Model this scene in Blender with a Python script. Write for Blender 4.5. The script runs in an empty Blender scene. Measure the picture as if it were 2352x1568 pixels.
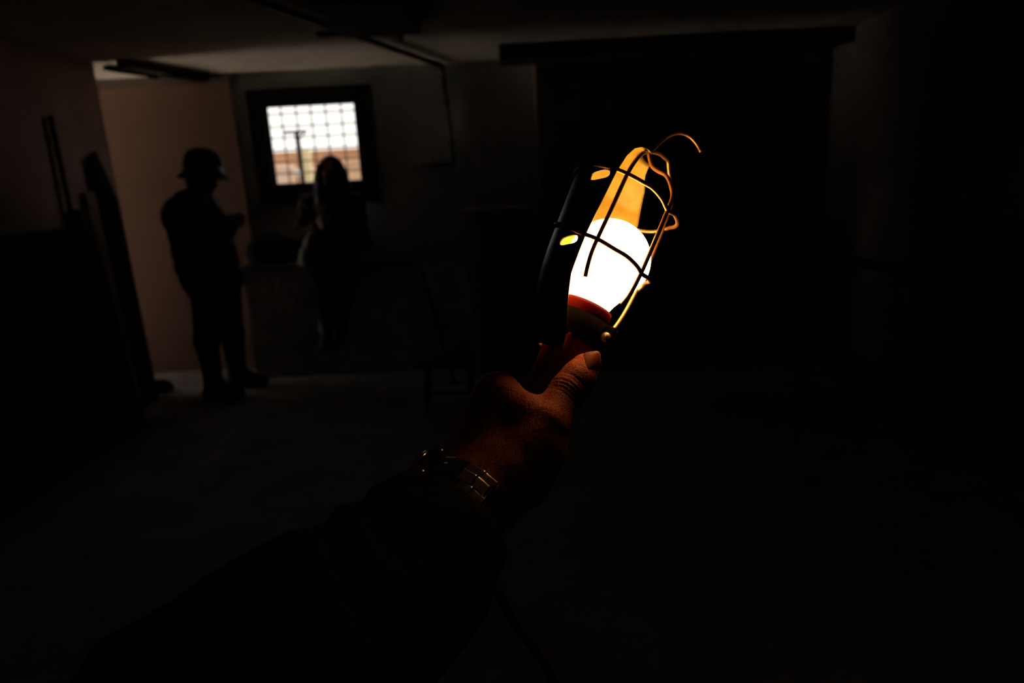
import bpy, bmesh, math, random
import numpy as np
from mathutils import Vector, Matrix

random.seed(7)
rng = np.random.default_rng(7)
scene = bpy.context.scene
COL = scene.collection

# ------------------------------------------------------------------ camera
CAM_H, PITCH, ROLL, FPX = 1.45, math.radians(14), math.radians(3), 1500.0
_f = np.array([0, math.cos(PITCH), -math.sin(PITCH)])
_r0 = np.array([1.0, 0, 0])
_u0 = np.array([0, math.sin(PITCH), math.cos(PITCH)])
_r = math.cos(ROLL) * _r0 - math.sin(ROLL) * _u0
_u = math.cos(ROLL) * _u0 + math.sin(ROLL) * _r0
EYE = np.array([0, 0, CAM_H])
cam_data = bpy.data.cameras.new('camera')
cam = bpy.data.objects.new('camera', cam_data)
COL.objects.link(cam)
cam_data.sensor_fit = 'HORIZONTAL'
cam_data.sensor_width = 36.0
cam_data.lens = 36.0 * FPX / 2352.0
cam_data.clip_start = 0.02
cam_data.clip_end = 200
cam_data.dof.use_dof = True
cam_data.dof.focus_distance = 0.462
cam_data.dof.aperture_fstop = 5.6
_m = Matrix(((_r[0], _u[0], -_f[0], 0), (_r[1], _u[1], -_f[1], 0), (_r[2], _u[2], -_f[2], CAM_H), (0, 0, 0, 1)))
cam.matrix_world = _m
scene.camera = cam

# ------------------------------------------------------------------ world: bright overcast sky
world = bpy.data.worlds.new('overcast_sky')
scene.world = world
world.use_nodes = True
wn = world.node_tree
wn.nodes.clear()
w_out = wn.nodes.new('ShaderNodeOutputWorld')
w_bg = wn.nodes.new('ShaderNodeBackground')
w_bg.inputs['Color'].default_value = (1.0, 0.97, 0.94, 1)
w_bg.inputs['Strength'].default_value = 1.7
wn.links.new(w_bg.outputs[0], w_out.inputs[0])

# ------------------------------------------------------------------ sun on the path beside the house (it does not reach into the room)
sun_d = bpy.data.lights.new('sun', 'SUN')
sun_d.energy = 66.0
sun_d.angle = math.radians(1.0)
sun_d.color = (1.0, 0.93, 0.84)
sun = bpy.data.objects.new('sun', sun_d)
sun.rotation_euler = (math.radians(40), 0, 0)        # over the front of the house, whose added upper block shades the yard
COL.objects.link(sun)

# ------------------------------------------------------------------ view
scene.view_settings.view_transform = 'Standard'
scene.view_settings.look = 'None'
scene.view_settings.exposure = 0.0
scene.view_settings.gamma = 1.0
scene.view_settings.use_curve_mapping = False
scene.cycles.use_denoising = True
scene.cycles.adaptive_threshold = 0.05
scene.cycles.max_bounces = 5
scene.cycles.diffuse_bounces = 3
scene.cycles.glossy_bounces = 3
scene.cycles.sample_clamp_indirect = 40.0
scene.cycles.caustics_reflective = False
scene.cycles.caustics_refractive = False


# ------------------------------------------------------------------ geometry of sight: points in the place
def ray(x, y):
    return _f + _r * (x - 1176) / FPX - _u * (y - 784) / FPX


def P(x, y, d):                     # at depth d from the lens
    return EYE + ray(x, y) * d


def onY(x, y, Y):                   # on the vertical plane at distance Y
    v = ray(x, y)
    return EYE + v * (Y / v[1])


def onZ(x, y, Z):                   # on the level plane at height Z
    v = ray(x, y)
    return EYE + v * ((Z - CAM_H) / v[2])


# ------------------------------------------------------------------ materials
def mat(name, color, rough=0.8, metal=0.0, spec=0.3, var=0.0, scale=8.0, color2=None, bump=0.0,
        bump_scale=60.0, emit=None, estr=0.0, coat=0.0, sss=0.0):
    m = bpy.data.materials.new(name)
    m.use_nodes = True
    nt = m.node_tree
    b = nt.nodes['Principled BSDF']
    b.inputs['Base Color'].default_value = (*color, 1)
    b.inputs['Roughness'].default_value = rough
    b.inputs['Metallic'].default_value = metal
    b.inputs['Specular IOR Level'].default_value = spec
    if coat:
        b.inputs['Coat Weight'].default_value = coat
        b.inputs['Coat Roughness'].default_value = 0.15
    if sss:
        b.inputs['Subsurface Weight'].default_value = sss
        b.inputs['Subsurface Radius'].default_value = (1.0, 0.3, 0.15)
        b.inputs['Subsurface Scale'].default_value = 0.004
    if emit is not None:
        b.inputs['Emission Color'].default_value = (*emit, 1)
        b.inputs['Emission Strength'].default_value = estr
    if var or color2 is not None:
        tc = nt.nodes.new('ShaderNodeTexCoord')
        nz = nt.nodes.new('ShaderNodeTexNoise')
        nz.inputs['Scale'].default_value = scale
        nz.inputs['Detail'].default_value = 6
        nz.inputs['Roughness'].default_value = 0.65
        rp = nt.nodes.new('ShaderNodeValToRGB')
        c2 = color2 if color2 is not None else tuple(c * (1 - var) for c in color)
        rp.color_ramp.elements[0].position = 0.36
        rp.color_ramp.elements[1].position = 0.64
        rp.color_ramp.elements[0].color = (*c2, 1)
        rp.color_ramp.elements[1].color = (*color, 1)
        nt.links.new(tc.outputs['Object'], nz.inputs['Vector'])
        nt.links.new(nz.outputs['Fac'], rp.inputs['Fac'])
        nt.links.new(rp.outputs['Color'], b.inputs['Base Color'])
    if bump:
        tc = nt.nodes.new('ShaderNodeTexCoord')
        nz = nt.nodes.new('ShaderNodeTexNoise')
        nz.inputs['Scale'].default_value = bump_scale
        nz.inputs['Detail'].default_value = 5
        bp = nt.nodes.new('ShaderNodeBump')
        bp.inputs['Strength'].default_value = bump
        bp.inputs['Distance'].default_value = 1.0 / bump_scale
        nt.links.new(tc.outputs['Object'], nz.inputs['Vector'])
        nt.links.new(nz.outputs['Fac'], bp.inputs['Height'])
        nt.links.new(bp.outputs['Normal'], b.inputs['Normal'])
    return m


M = {}
M['floor'] = mat('concrete_floor', (0.40, 0.385, 0.36), 0.9, var=0.45, scale=3, bump=0.4, bump_scale=30)
M['ceiling'] = mat('ceiling_plaster', (0.82, 0.70, 0.59), 0.95, var=0.30, scale=1.6, bump=0.2, bump_scale=10)
M['brown_plaster'] = mat('brown_plaster', (0.30, 0.182, 0.130), 0.95, var=0.12, scale=1.5, bump=0.1, bump_scale=25)
M['grey_plaster'] = mat('grey_plaster', (0.50, 0.50, 0.48), 0.95, var=0.25, scale=3, bump=0.4, bump_scale=25)
M['rose_plaster'] = mat('rose_plaster', (0.54, 0.35, 0.305), 0.95, var=0.25, scale=2, bump=0.4, bump_scale=25)
M['white_plaster'] = mat('white_plaster', (0.62, 0.58, 0.54), 0.95, var=0.12, scale=2, bump=0.2, bump_scale=25)
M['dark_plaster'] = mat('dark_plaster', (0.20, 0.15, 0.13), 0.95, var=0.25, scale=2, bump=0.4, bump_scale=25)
M['ledge'] = mat('patchy_ledge_plaster', (0.55, 0.48, 0.45), 0.95, color2=(0.20, 0.13, 0.115), scale=4, bump=0.6, bump_scale=18)
M['dark_wood'] = mat('dark_wood', (0.016, 0.011, 0.009), 0.85, spec=0.1, var=0.5, scale=9, bump=0.3)
M['beam_wood'] = mat('beam_wood', (0.05, 0.022, 0.014), 0.85, var=0.5, scale=7, bump=0.5)
M['raw_wood'] = mat('raw_wood', (0.30, 0.19, 0.13), 0.8, var=0.4, scale=10, bump=0.3)
M['black_board'] = mat('black_board', (0.012, 0.011, 0.010), 0.85, var=0.3, scale=5)
M['black_iron'] = mat('black_iron', (0.015, 0.014, 0.014), 0.6, spec=0.4)
M['pale_paint'] = mat('pale_paint', (0.72, 0.67, 0.65), 0.7, var=0.2, scale=5, bump=0.2)
M['grey_paint'] = mat('grey_paint', (0.45, 0.44, 0.42), 0.7, var=0.25, scale=5, bump=0.2)
M['black_cloth'] = mat('black_cloth', (0.010, 0.010, 0.010), 0.95, spec=0.05, bump=0.3, bump_scale=300)
M['dark_cloth'] = mat('dark_cloth', (0.018, 0.017, 0.016), 0.95, spec=0.05, bump=0.3, bump_scale=300)
M['brown_cloth'] = mat('brown_cloth', (0.045, 0.030, 0.024), 0.95, spec=0.05, bump=0.3, bump_scale=300)
M['pale_cloth'] = mat('pale_cloth', (0.30, 0.29, 0.27), 0.95, spec=0.05, bump=0.3, bump_scale=200)
M['hair'] = mat('brown_hair', (0.035, 0.014, 0.009), 0.5, var=0.4, scale=40, bump=0.5, bump_scale=150)
M['leather'] = mat('black_leather', (0.012, 0.011, 0.011), 0.55, spec=0.3)
M['far_skin'] = mat('face_skin', (0.22, 0.115, 0.085), 0.6, var=0.1, scale=20)
M['ground'] = mat('pale_yard_ground', (0.74, 0.69, 0.62), 0.95, var=0.12, scale=1.5)
M['yard_soil'] = mat('yard_soil', (0.42, 0.35, 0.28), 0.95, var=0.25, scale=1.5)
M['brown_wall_out'] = mat('brown_yard_wall', (0.56, 0.31, 0.185), 0.95, var=0.25, scale=1.2, bump=0.4, bump_scale=8)
M['pale_wall_out'] = mat('pale_yard_wall', (0.78, 0.64, 0.57), 0.95, var=0.15, scale=1.5)
M['tan_wall_out'] = mat('tan_yard_wall', (0.86, 0.61, 0.43), 0.95, var=0.15, scale=1.5)
M['cream_post'] = mat('cream_post', (0.96, 0.86, 0.55), 0.8, var=0.1, scale=5)
M['white_enamel'] = mat('white_enamel', (0.88, 0.89, 0.91), 0.4)
M['grey_iron'] = mat('weathered_iron', (0.03, 0.03, 0.032), 0.8, spec=0.2)
M['grille_iron'] = mat('grille_iron', (0.16, 0.13, 0.115), 0.7)


def glass_mat():
    m = bpy.data.materials.new('window_glass')
    m.use_nodes = True
    nt = m.node_tree
    nt.nodes.clear()
    o = nt.nodes.new('ShaderNodeOutputMaterial')
    t = nt.nodes.new('ShaderNodeBsdfTransparent')
    t.inputs[0].default_value = (0.96, 0.96, 0.95, 1)
    g = nt.nodes.new('ShaderNodeBsdfGlossy')
    g.inputs['Roughness'].default_value = 0.05
    mx = nt.nodes.new('ShaderNodeMixShader')
    mx.inputs[0].default_value = 0.05
    nt.links.new(t.outputs[0], mx.inputs[1])
    nt.links.new(g.outputs[0], mx.inputs[2])
    nt.links.new(mx.outputs[0], o.inputs[0])
    return m


M['glass'] = glass_mat()


def skin_mat():
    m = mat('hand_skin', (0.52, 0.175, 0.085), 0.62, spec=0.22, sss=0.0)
    nt = m.node_tree
    b = nt.nodes['Principled BSDF']
    tc = nt.nodes.new('ShaderNodeTexCoord')
    n1 = nt.nodes.new('ShaderNodeTexNoise')
    n1.inputs['Scale'].default_value = 90
    n1.inputs['Detail'].default_value = 4
    r1 = nt.nodes.new('ShaderNodeValToRGB')
    r1.color_ramp.elements[0].position = 0.3
    r1.color_ramp.elements[1].position = 0.7
    r1.color_ramp.elements[0].color = (0.44, 0.095, 0.048, 1)  # the lamp's red-orange cast is put into these skin tones
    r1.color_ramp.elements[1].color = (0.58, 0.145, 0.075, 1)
    nt.links.new(tc.outputs['Object'], n1.inputs['Vector'])
    nt.links.new(n1.outputs['Fac'], r1.inputs['Fac'])
    nt.links.new(r1.outputs['Color'], b.inputs['Base Color'])
    v = nt.nodes.new('ShaderNodeTexVoronoi')
    v.feature = 'DISTANCE_TO_EDGE'
    v.inputs['Scale'].default_value = 750
    n2 = nt.nodes.new('ShaderNodeTexNoise')
    n2.inputs['Scale'].default_value = 420
    n2.inputs['Detail'].default_value = 6
    ad = nt.nodes.new('ShaderNodeMath')
    ad.operation = 'ADD'
    bp = nt.nodes.new('ShaderNodeBump')
    bp.inputs['Strength'].default_value = 0.55
    bp.inputs['Distance'].default_value = 0.0007
    nt.links.new(tc.outputs['Object'], v.inputs['Vector'])
    nt.links.new(tc.outputs['Object'], n2.inputs['Vector'])
    nt.links.new(v.outputs['Distance'], ad.inputs[0])
    nt.links.new(n2.outputs['Fac'], ad.inputs[1])
    nt.links.new(ad.outputs[0], bp.inputs['Height'])
    nt.links.new(bp.outputs['Normal'], b.inputs['Normal'])
    return m


M['skin'] = skin_mat()
M['nail'] = mat('thumb_nail', (0.26, 0.062, 0.035), 0.5, spec=0.2)
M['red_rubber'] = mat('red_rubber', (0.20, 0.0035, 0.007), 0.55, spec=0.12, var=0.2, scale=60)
M['black_metal'] = mat('black_lamp_metal', (0.005, 0.0032, 0.0016), 0.8, spec=0.05)
M['screw'] = mat('screw_steel', (0.30, 0.24, 0.18), 0.45, metal=1.0)
M['shade_out'] = mat('dark_shade_metal', (0.05, 0.04, 0.035), 0.35, metal=0.6, spec=0.5)
M['shade_in'] = mat('warm_tinted_reflector', (0.45, 0.35, 0.070), 0.45, spec=0.4, color2=(0.32, 0.24, 0.040), scale=45)  # orange of the bulb's light is mixed into the reflector colour
M['wire'] = mat('cage_wire', (0.55, 0.30, 0.13), 0.4, metal=0.85)
M['bulb'] = mat('lit_bulb_glass', (0.9, 0.85, 0.75), 0.3, emit=(1.0, 0.50, 0.165), estr=15.0)
M['brass'] = mat('bulb_base_brass', (0.7, 0.5, 0.25), 0.3, metal=1.0)
M['cord'] = mat('cord_rubber', (0.03, 0.012, 0.010), 0.6)
M['steel'] = mat('bracelet_steel', (0.62, 0.58, 0.55), 0.20, metal=1.0)
M['steel_dark'] = mat('watch_case_steel', (0.30, 0.28, 0.27), 0.18, metal=1.0)
M['dial'] = mat('watch_dial', (0.01, 0.01, 0.012), 0.4)

# ------------------------------------------------------------------ mesh helpers


def link(o, parent=None):
    COL.objects.link(o)
    if parent is not None:
        o.parent = parent
    return o


def obj_from(name, verts, faces, m, parent=None, smooth=False, mi=None):
    me = bpy.data.meshes.new(name)
    me.from_pydata([tuple(v) for v in verts], [], [tuple(f) for f in faces])
    for k in (m if isinstance(m, (list, tuple)) else [m]):
        me.materials.append(k)
    if mi is not None:
        me.polygons.foreach_set('material_index', mi)
    if smooth:
        me.polygons.foreach_set('use_smooth', [True] * len(me.polygons))
    me.update()
    return link(bpy.data.objects.new(name, me), parent)


def obj_bm(name, bm, m, parent=None, smooth=False):
    me = bpy.data.meshes.new(name)
    bmesh.ops.recalc_face_normals(bm, faces=bm.faces[:])
    bm.to_mesh(me)
    bm.free()
    for k in (m if isinstance(m, (list, tuple)) else [m]):
        me.materials.append(k)
    if smooth:
        me.polygons.foreach_set('use_smooth', [True] * len(me.polygons))
    return link(bpy.data.objects.new(name, me), parent)


def bm_box(bm, lo, hi, mtx=None, bevel=0.0):
    lo, hi = np.minimum(lo, hi), np.maximum(lo, hi)
    r = bmesh.ops.create_cube(bm, size=1.0)
    vs = r['verts']
    c = (np.array(lo) + np.array(hi)) / 2
    s = np.array(hi) - np.array(lo)
    for v in vs:
        v.co = Vector((v.co.x * s[0] + c[0], v.co.y * s[1] + c[1], v.co.z * s[2] + c[2]))
    if bevel:
        es = list({e for v in vs for e in v.link_edges})
        g = bmesh.ops.bevel(bm, geom=es, offset=bevel, segments=2, profile=0.6, affect='EDGES')
        vs = list({v for f in g['faces'] for v in f.verts} | {v for v in vs if v.is_valid})
    if mtx is not None:
        for v in vs:
            v.co = mtx @ v.co
    return vs


def box(name, lo, hi, m, parent=None, bevel=0.0, mtx=None):
    bm = bmesh.new()
    bm_box(bm, lo, hi, mtx, bevel)
    return obj_bm(name, bm, m, parent)


def boxes(name, lst, m, parent=None, bevel=0.0):
    bm = bmesh.new()
    for lo, hi in lst:
        bm_box(bm, lo, hi, None, bevel)
    return obj_bm(name, bm, m, parent)


def catmull(pts, n=8):
    pts = [np.array(p, float) for p in pts]
    if len(pts) < 3:
        return pts
    q = [2 * pts[0] - pts[1]] + pts + [2 * pts[-1] - pts[-2]]
    out = []
    for i in range(1, len(q) - 2):
        for k in range(n):
            t = k / n
            a, b, c, d = q[i - 1], q[i], q[i + 1], q[i + 2]
            out.append(0.5 * ((2 * b) + (c - a) * t + (2 * a - 5 * b + 4 * c - d) * t * t + (3 * b - a - 3 * c + d) * t ** 3))
    out.append(pts[-1])
    return out


def tube_data(pts, rad, seg=10):
    pts = [np.array(p, float) for p in pts]
    n = len(pts)
    V, Fc = [], []
    t0 = pts[1] - pts[0]
    t0 /= np.linalg.norm(t0)
    ref = np.array([0, 0, 1.0]) if abs(t0[2]) < 0.9 else np.array([1.0, 0, 0])
    nn = np.cross(t0, ref)
    nn /= np.linalg.norm(nn)
    for i in range(n):
        t = pts[min(i + 1, n - 1)] - pts[max(i - 1, 0)]
        t /= np.linalg.norm(t)
        nn = nn - (nn @ t) * t
        nn /= np.linalg.norm(nn)
        bb = np.cross(t, nn)
        r = rad[i] if hasattr(rad, '__len__') else rad
        for k in range(seg):
            a = 2 * math.pi * k / seg
            V.append(pts[i] + r * (math.cos(a) * nn + math.sin(a) * bb))
    for i in range(n - 1):
        for k in range(seg):
            a, b = i * seg + k, i * seg + (k + 1) % seg
            Fc.append((a, b, b + seg, a + seg))
    Fc.append(tuple(range(seg))[::-1])
    Fc.append(tuple((n - 1) * seg + k for k in range(seg)))
    return V, Fc


def tube(name, pts, rad, m, parent=None, seg=10):
    V, Fc = tube_data(pts, rad, seg)
    return obj_from(name, V, Fc, m, parent, smooth=True)


def lathe(name, prof, frame, m, parent=None, seg=48, a0=0.0, a1=2 * math.pi, cap=True):
    """prof: (r, t) pairs; frame: (origin, u, w, a) with a the axis"""
    o, uu, ww, aa = frame
    V, Fc = [], []
    for r, t in prof:
        for k in range(seg):
            th = 2 * math.pi * k / seg
            V.append(o + aa * t + r * (math.cos(th) * uu + math.sin(th) * ww))
    for i in range(len(prof) - 1):
        for k in range(seg):
            a, b = i * seg + k, i * seg + (k + 1) % seg
            Fc.append((a, b, b + seg, a + seg))
    if cap:
        Fc.append(tuple(range(seg))[::-1])
        Fc.append(tuple((len(prof) - 1) * seg + k for k in range(seg)))
    return obj_from(name, V, Fc, m, parent, smooth=True)


def thing(name, label, cat, loc=(0, 0, 0), group=None):
    o = bpy.data.objects.new(name, None)
    o.empty_display_size = 0.05
    o.location = tuple(loc)
    COL.objects.link(o)
    return tag(o, label, cat, group)


def tag(o, label, cat, group=None):
    o['label'] = label
    o['category'] = cat
    if group:
        o['group'] = group
    return o


def struct(o, label=None):
    o['kind'] = 'structure'
    if label:
        o['label'] = label
    return o


def settle(root):
    """parts were modelled in place: keep them there under a root that stands at the thing's base"""
    inv = Matrix.Translation(root.location).inverted()
    for c in root.children:
        c.matrix_parent_inverse = inv


# ------------------------------------------------------------------ organic surfaces: smooth-blended distance field -> mesh
class Field:
    def __init__(self, lo, hi, h):
        self.lo = np.array(lo, float)
        self.h = h
        self.n = np.ceil((np.array(hi) - self.lo) / h).astype(int) + 1
        self.F = np.full(self.n, 1.0, np.float32)

    def _sub(self, lo, hi):
        i0 = np.clip(np.floor((lo - self.lo) / self.h).astype(int), 0, self.n - 1)
        i1 = np.clip(np.ceil((hi - self.lo) / self.h).astype(int) + 1, 1, self.n)
        sl = tuple(slice(a, b) for a, b in zip(i0, i1))
        ax = [self.lo[k] + self.h * np.arange(i0[k], i1[k]) for k in range(3)]
        return sl, np.meshgrid(*ax, indexing='ij', sparse=True)

    def _blend(self, sl, d, k, op='add'):
        cur = self.F[sl]
        if op == 'add':
            hh = np.clip(0.5 + 0.5 * (cur - d) / k, 0, 1)
            self.F[sl] = cur * (1 - hh) + d * hh - k * hh * (1 - hh)
        else:                       # carve
            hh = np.clip(0.5 - 0.5 * (cur + d) / k, 0, 1)
            self.F[sl] = cur * (1 - hh) - d * hh + k * hh * (1 - hh)

    def cone(self, a, b, ra, rb, k=0.01, op='add'):
        a, b = np.array(a, float), np.array(b, float)
        pad = max(ra, rb) + 3 * k + 3 * self.h
        sl, (X, Y, Z) = self._sub(np.minimum(a, b) - pad, np.maximum(a, b) + pad)
        ba = b - a
        L = max(ba @ ba, 1e-12)
        t = np.clip(((X - a[0]) * ba[0] + (Y - a[1]) * ba[1] + (Z - a[2]) * ba[2]) / L, 0, 1)
        d = np.sqrt((X - a[0] - t * ba[0]) ** 2 + (Y - a[1] - t * ba[1]) ** 2 + (Z - a[2] - t * ba[2]) ** 2) - (ra + t * (rb - ra))
        self._blend(sl, d.astype(np.float32), k, op)

    def chain(self, pts, k=0.01, grow=0.0):
        for (a, ra), (b, rb) in zip(pts[:-1], pts[1:]):
            self.cone(a, b, ra + grow, rb + grow, k)

    def ell(self, c, rad, axes=None, k=0.01, op='add'):
        c = np.array(c, float)
        rad = np.array(rad, float)
        A = np.eye(3) if axes is None else np.array(axes, float)
        pad = rad.max() + 3 * k + 3 * self.h
        sl, (X, Y, Z) = self._sub(c - pad, c + pad)
        q = [((X - c[0]) * A[i][0] + (Y - c[1]) * A[i][1] + (Z - c[2]) * A[i][2]) for i in range(3)]
        k0 = np.sqrt(sum((q[i] / rad[i]) ** 2 for i in range(3)))
        k1 = np.sqrt(sum((q[i] / rad[i] ** 2) ** 2 for i in range(3))) + 1e-9
        d = k0 * (k0 - 1) / k1
        self._blend(sl, d.astype(np.float32), k, op)

    def mesh(self):
        F, h = self.F, self.h
        ins = F < 0
        nx, ny, nz = F.shape
        cs = [ins[i:nx - 1 + i, j:ny - 1 + j, k:nz - 1 + k] for i in (0, 1) for j in (0, 1) for k in (0, 1)]
        s = sum(c.astype(np.int8) for c in cs)
        mask = (s > 0) & (s < 8)
        idx = np.full(mask.shape, -1, np.int64)
        I = np.argwhere(mask)
        idx[mask] = np.arange(len(I))
        acc = np.zeros((len(I), 3))
        cnt = np.zeros(len(I))
        corner = lambda o: F[I[:, 0] + o[0], I[:, 1] + o[1], I[:, 2] + o[2]].astype(float)
        for ax in range(3):
            oth = [k for k in range(3) if k != ax]
            for p in (0, 1):
                for q in (0, 1):
                    o = [0, 0, 0]
                    o[oth[0]], o[oth[1]] = p, q
                    e = list(o)
                    e[ax] = 1
                    fa, fb = corner(o), corner(e)
                    cr = (fa < 0) != (fb < 0)
                    t = np.where(cr, fa / np.where(cr, fa - fb, 1), 0)
                    pt = np.tile(np.array(o, float), (len(I), 1))
                    pt[:, ax] += t
                    acc[cr] += pt[cr]
                    cnt[cr] += 1
        V = self.lo + h * (I + acc / cnt[:, None])
        faces = []
        for ax in range(3):
            sl0 = [slice(None)] * 3
            sl1 = [slice(None)] * 3
            sl0[ax] = slice(0, -1)
            sl1[ax] = slice(1, None)
            a, b = ins[tuple(sl0)], ins[tuple(sl1)]
            E = np.argwhere(a != b)
            o1, o2 = [(1, 2), (2, 0), (0, 1)][ax]
            ok = (E[:, o1] > 0) & (E[:, o2] > 0) & (E[:, o1] < F.shape[o1] - 1) & (E[:, o2] < F.shape[o2] - 1)
            E = E[ok]
            def cell(d1, d2):
                c = E.copy()
                c[:, o1] -= d1
                c[:, o2] -= d2
                return idx[c[:, 0], c[:, 1], c[:, 2]]
            q = np.stack([cell(1, 1), cell(0, 1), cell(0, 0), cell(1, 0)], 1)
            flip = ~a[E[:, 0], E[:, 1], E[:, 2]]
            q[flip] = q[flip][:, ::-1]
            faces.append(q)
        return V, np.concatenate(faces)


def mesh_np(name, V, Q, m, parent=None, mi=None):
    me = bpy.data.meshes.new(name)
    me.vertices.add(len(V))
    me.vertices.foreach_set('co', np.asarray(V, np.float32).ravel())
    me.loops.add(Q.size)
    me.loops.foreach_set('vertex_index', Q.astype(np.int32).ravel())
    me.polygons.add(len(Q))
    me.polygons.foreach_set('loop_start', np.arange(0, Q.size, 4, dtype=np.int32))
    me.polygons.foreach_set('loop_total', np.full(len(Q), 4, np.int32))
    for k in (m if isinstance(m, (list, tuple)) else [m]):
        me.materials.append(k)
    if mi is not None:
        me.polygons.foreach_set('material_index', np.asarray(mi, np.int32))
    me.polygons.foreach_set('use_smooth', [True] * len(Q))
    me.update(calc_edges=True)
    me.validate()
    return link(bpy.data.objects.new(name, me), parent)


def vnormals(V, Q):
    n = np.zeros_like(V)
    fn = np.cross(V[Q[:, 2]] - V[Q[:, 0]], V[Q[:, 3]] - V[Q[:, 1]])
    for k in range(4):
        np.add.at(n, Q[:, k], fn)
    return n / (np.linalg.norm(n, axis=1, keepdims=True) + 1e-12)


# ================================================================== the room
CEIL = 2.34
BACK = 5.42                 # face of the window wall
BROWN = 5.365              # the brown wall stands a little proud of it
LX, LEND = -2.70, 4.72      # left wall and its end, where the side passage opens
RX = 2.45
DOORX = -4.95               # outer end of the side passage
WX0, WX1, WZ0, WZ1 = -1.84, -1.125, 1.487, 2.095     # clear opening of the window

struct(box('floor', (DOORX, -2.2, -0.15), (RX, BACK + 0.3, 0), M['floor']))
struct(box('ceiling', (DOORX - 0.15, -2.35, CEIL), (RX + 0.15, BACK + 0.3, CEIL + 0.2), M['ceiling']))
struct(box('wall_sun_blocker', (DOORX - 0.15, -2.35, CEIL + 0.2), (RX + 0.15, BACK + 0.22, 12.0), M['white_plaster']), 'unseen block above the basement, added to shade the yard')  # out-of-view mass added to keep the sun off the yard
ox0, ox1, oz0, oz1 = WX0 - 0.07, WX1 + 0.07, WZ0 - 0.07, WZ1 + 0.07
struct(boxes('wall_back', [((-2.06, BACK, 0), (ox0, BACK + 0.22, CEIL)), ((ox1, BACK, 0), (RX, BACK + 0.22, CEIL)),
                           ((ox0, BACK, 0), (ox1, BACK + 0.22, oz0)), ((ox0, BACK, oz1), (ox1, BACK + 0.22, CEIL))], M['grey_plaster']))
struct(boxes('wall_back_left', [((DOORX, BROWN, 0), (-2.06, BACK + 0.22, 2.27))], M['brown_plaster']))
struct(box('trim_1', (DOORX, BROWN - 0.004, 2.27), (-2.06, BACK + 0.22, CEIL), M['dark_plaster']), 'dark painted band above the brown wall')
struct(box('wall_left', (LX - 0.15, -2.2, 0), (LX, LEND, CEIL), M['rose_plaster']))
struct(box('wall_passage', (DOORX, LEND - 0.15, 0), (LX - 0.15, LEND, CEIL), M['rose_plaster']))
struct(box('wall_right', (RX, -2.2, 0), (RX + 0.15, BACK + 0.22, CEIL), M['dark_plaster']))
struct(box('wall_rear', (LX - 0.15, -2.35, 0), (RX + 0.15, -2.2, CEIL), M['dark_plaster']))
# projecting chimney breast right of the window wall
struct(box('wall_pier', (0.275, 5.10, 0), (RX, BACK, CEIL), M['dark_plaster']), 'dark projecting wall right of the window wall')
# daylit side doorway, out of sight behind the left wall
DY0, DY1, DZ = LEND + 0.02, BROWN - 0.02, 2.16
struct(boxes('wall_passage_end', [((DOORX - 0.15, LEND - 0.15, DZ), (DOORX, BACK + 0.22, CEIL)),
                                  ((DOORX - 0.15, LEND - 0.15, 0), (DOORX, DY0, DZ)),
                                  ((DOORX - 0.15, DY1, 0), (DOORX, BACK + 0.22, DZ))], M['rose_plaster']))
d = struct(boxes('door_1', [((DOORX - 0.16, DY0, 0), (DOORX + 0.012, DY0 + 0.05, DZ)), ((DOORX - 0.16, DY1 - 0.05, 0), (DOORX + 0.012, DY1, DZ)),
                            ((DOORX - 0.16, DY0 + 0.05, DZ - 0.06), (DOORX + 0.012, DY1 - 0.05, DZ))], M['dark_wood']),
           'dark wooden frame of the open side doorway')

# right wall: dado rail and skirting, a shut door further on
struct(box('trim_2', (RX - 0.03, -2.2, 0.74), (RX, 5.10, 0.80), M['dark_wood']), 'dark dado rail along the right wall')
struct(box('baseboard_right', (RX - 0.018, -2.2, 0), (RX, 5.10, 0.10), M['dark_wood']))
struct(box('baseboard_pier', (0.275, 5.082, 0), (RX - 0.018, 5.10, 0.10), M['dark_wood']))

# ---- window
win = struct(boxes('window_1', [((ox0 - 0.05, BACK - 0.035, oz0 - 0.05), (WX0, BACK + 0.03, oz1 + 0.05)),
                                ((WX1, BACK - 0.035, oz0 - 0.05), (ox1 + 0.05, BACK + 0.03, oz1 + 0.05)),
                                ((WX0, BACK - 0.035, oz0 - 0.05), (WX1, BACK + 0.03, WZ0)),
                                ((WX0, BACK - 0.035, WZ1), (WX1, BACK + 0.03, oz1 + 0.05))], M['dark_wood'], bevel=0.004),
             'small basement window with a dark wooden frame and an iron grille')
boxes('sash', [((WX0, BACK + 0.0, WZ0), (WX0 + 0.018, BACK + 0.03, WZ1)), ((WX1 - 0.018, BACK, WZ0), (WX1, BACK + 0.03, WZ1)),
               ((WX0 + 0.018, BACK, WZ0), (WX1 - 0.018, BACK + 0.03, WZ0 + 0.016)),
               ((WX0 + 0.018, BACK, WZ1 - 0.012), (WX1 - 0.018, BACK + 0.03, WZ1))], M['dark_wood'], win, bevel=0.002)
box('pane', (WX0 + 0.015, BACK + 0.012, WZ0 + 0.012), (WX1 - 0.015, BACK + 0.015, WZ1 - 0.01), M['glass'], win)
box('window_sill', (ox0 - 0.05, BACK - 0.06, oz0 - 0.09), (ox1 + 0.05, BACK - 0.035, oz0 - 0.05), M['dark_wood'], win, bevel=0.004)
GY = 5.58
vx = [onY(x, 250, GY)[0] for x in (644, 679, 713, 747, 783)]
vbar = None
for x in vx:
    V, Fc = tube_data([(0, 0, WZ0 - 0.06), (0, 0, WZ1 + 0.06)], 0.0065, 8)
    if vbar is None:
        vbar = obj_from('vertical_bar', V, Fc, M['grille_iron'], win, smooth=True)
        o = vbar
    else:
        o = vbar.copy()
        COL.objects.link(o)
    o.location = (x, GY, 0)
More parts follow.
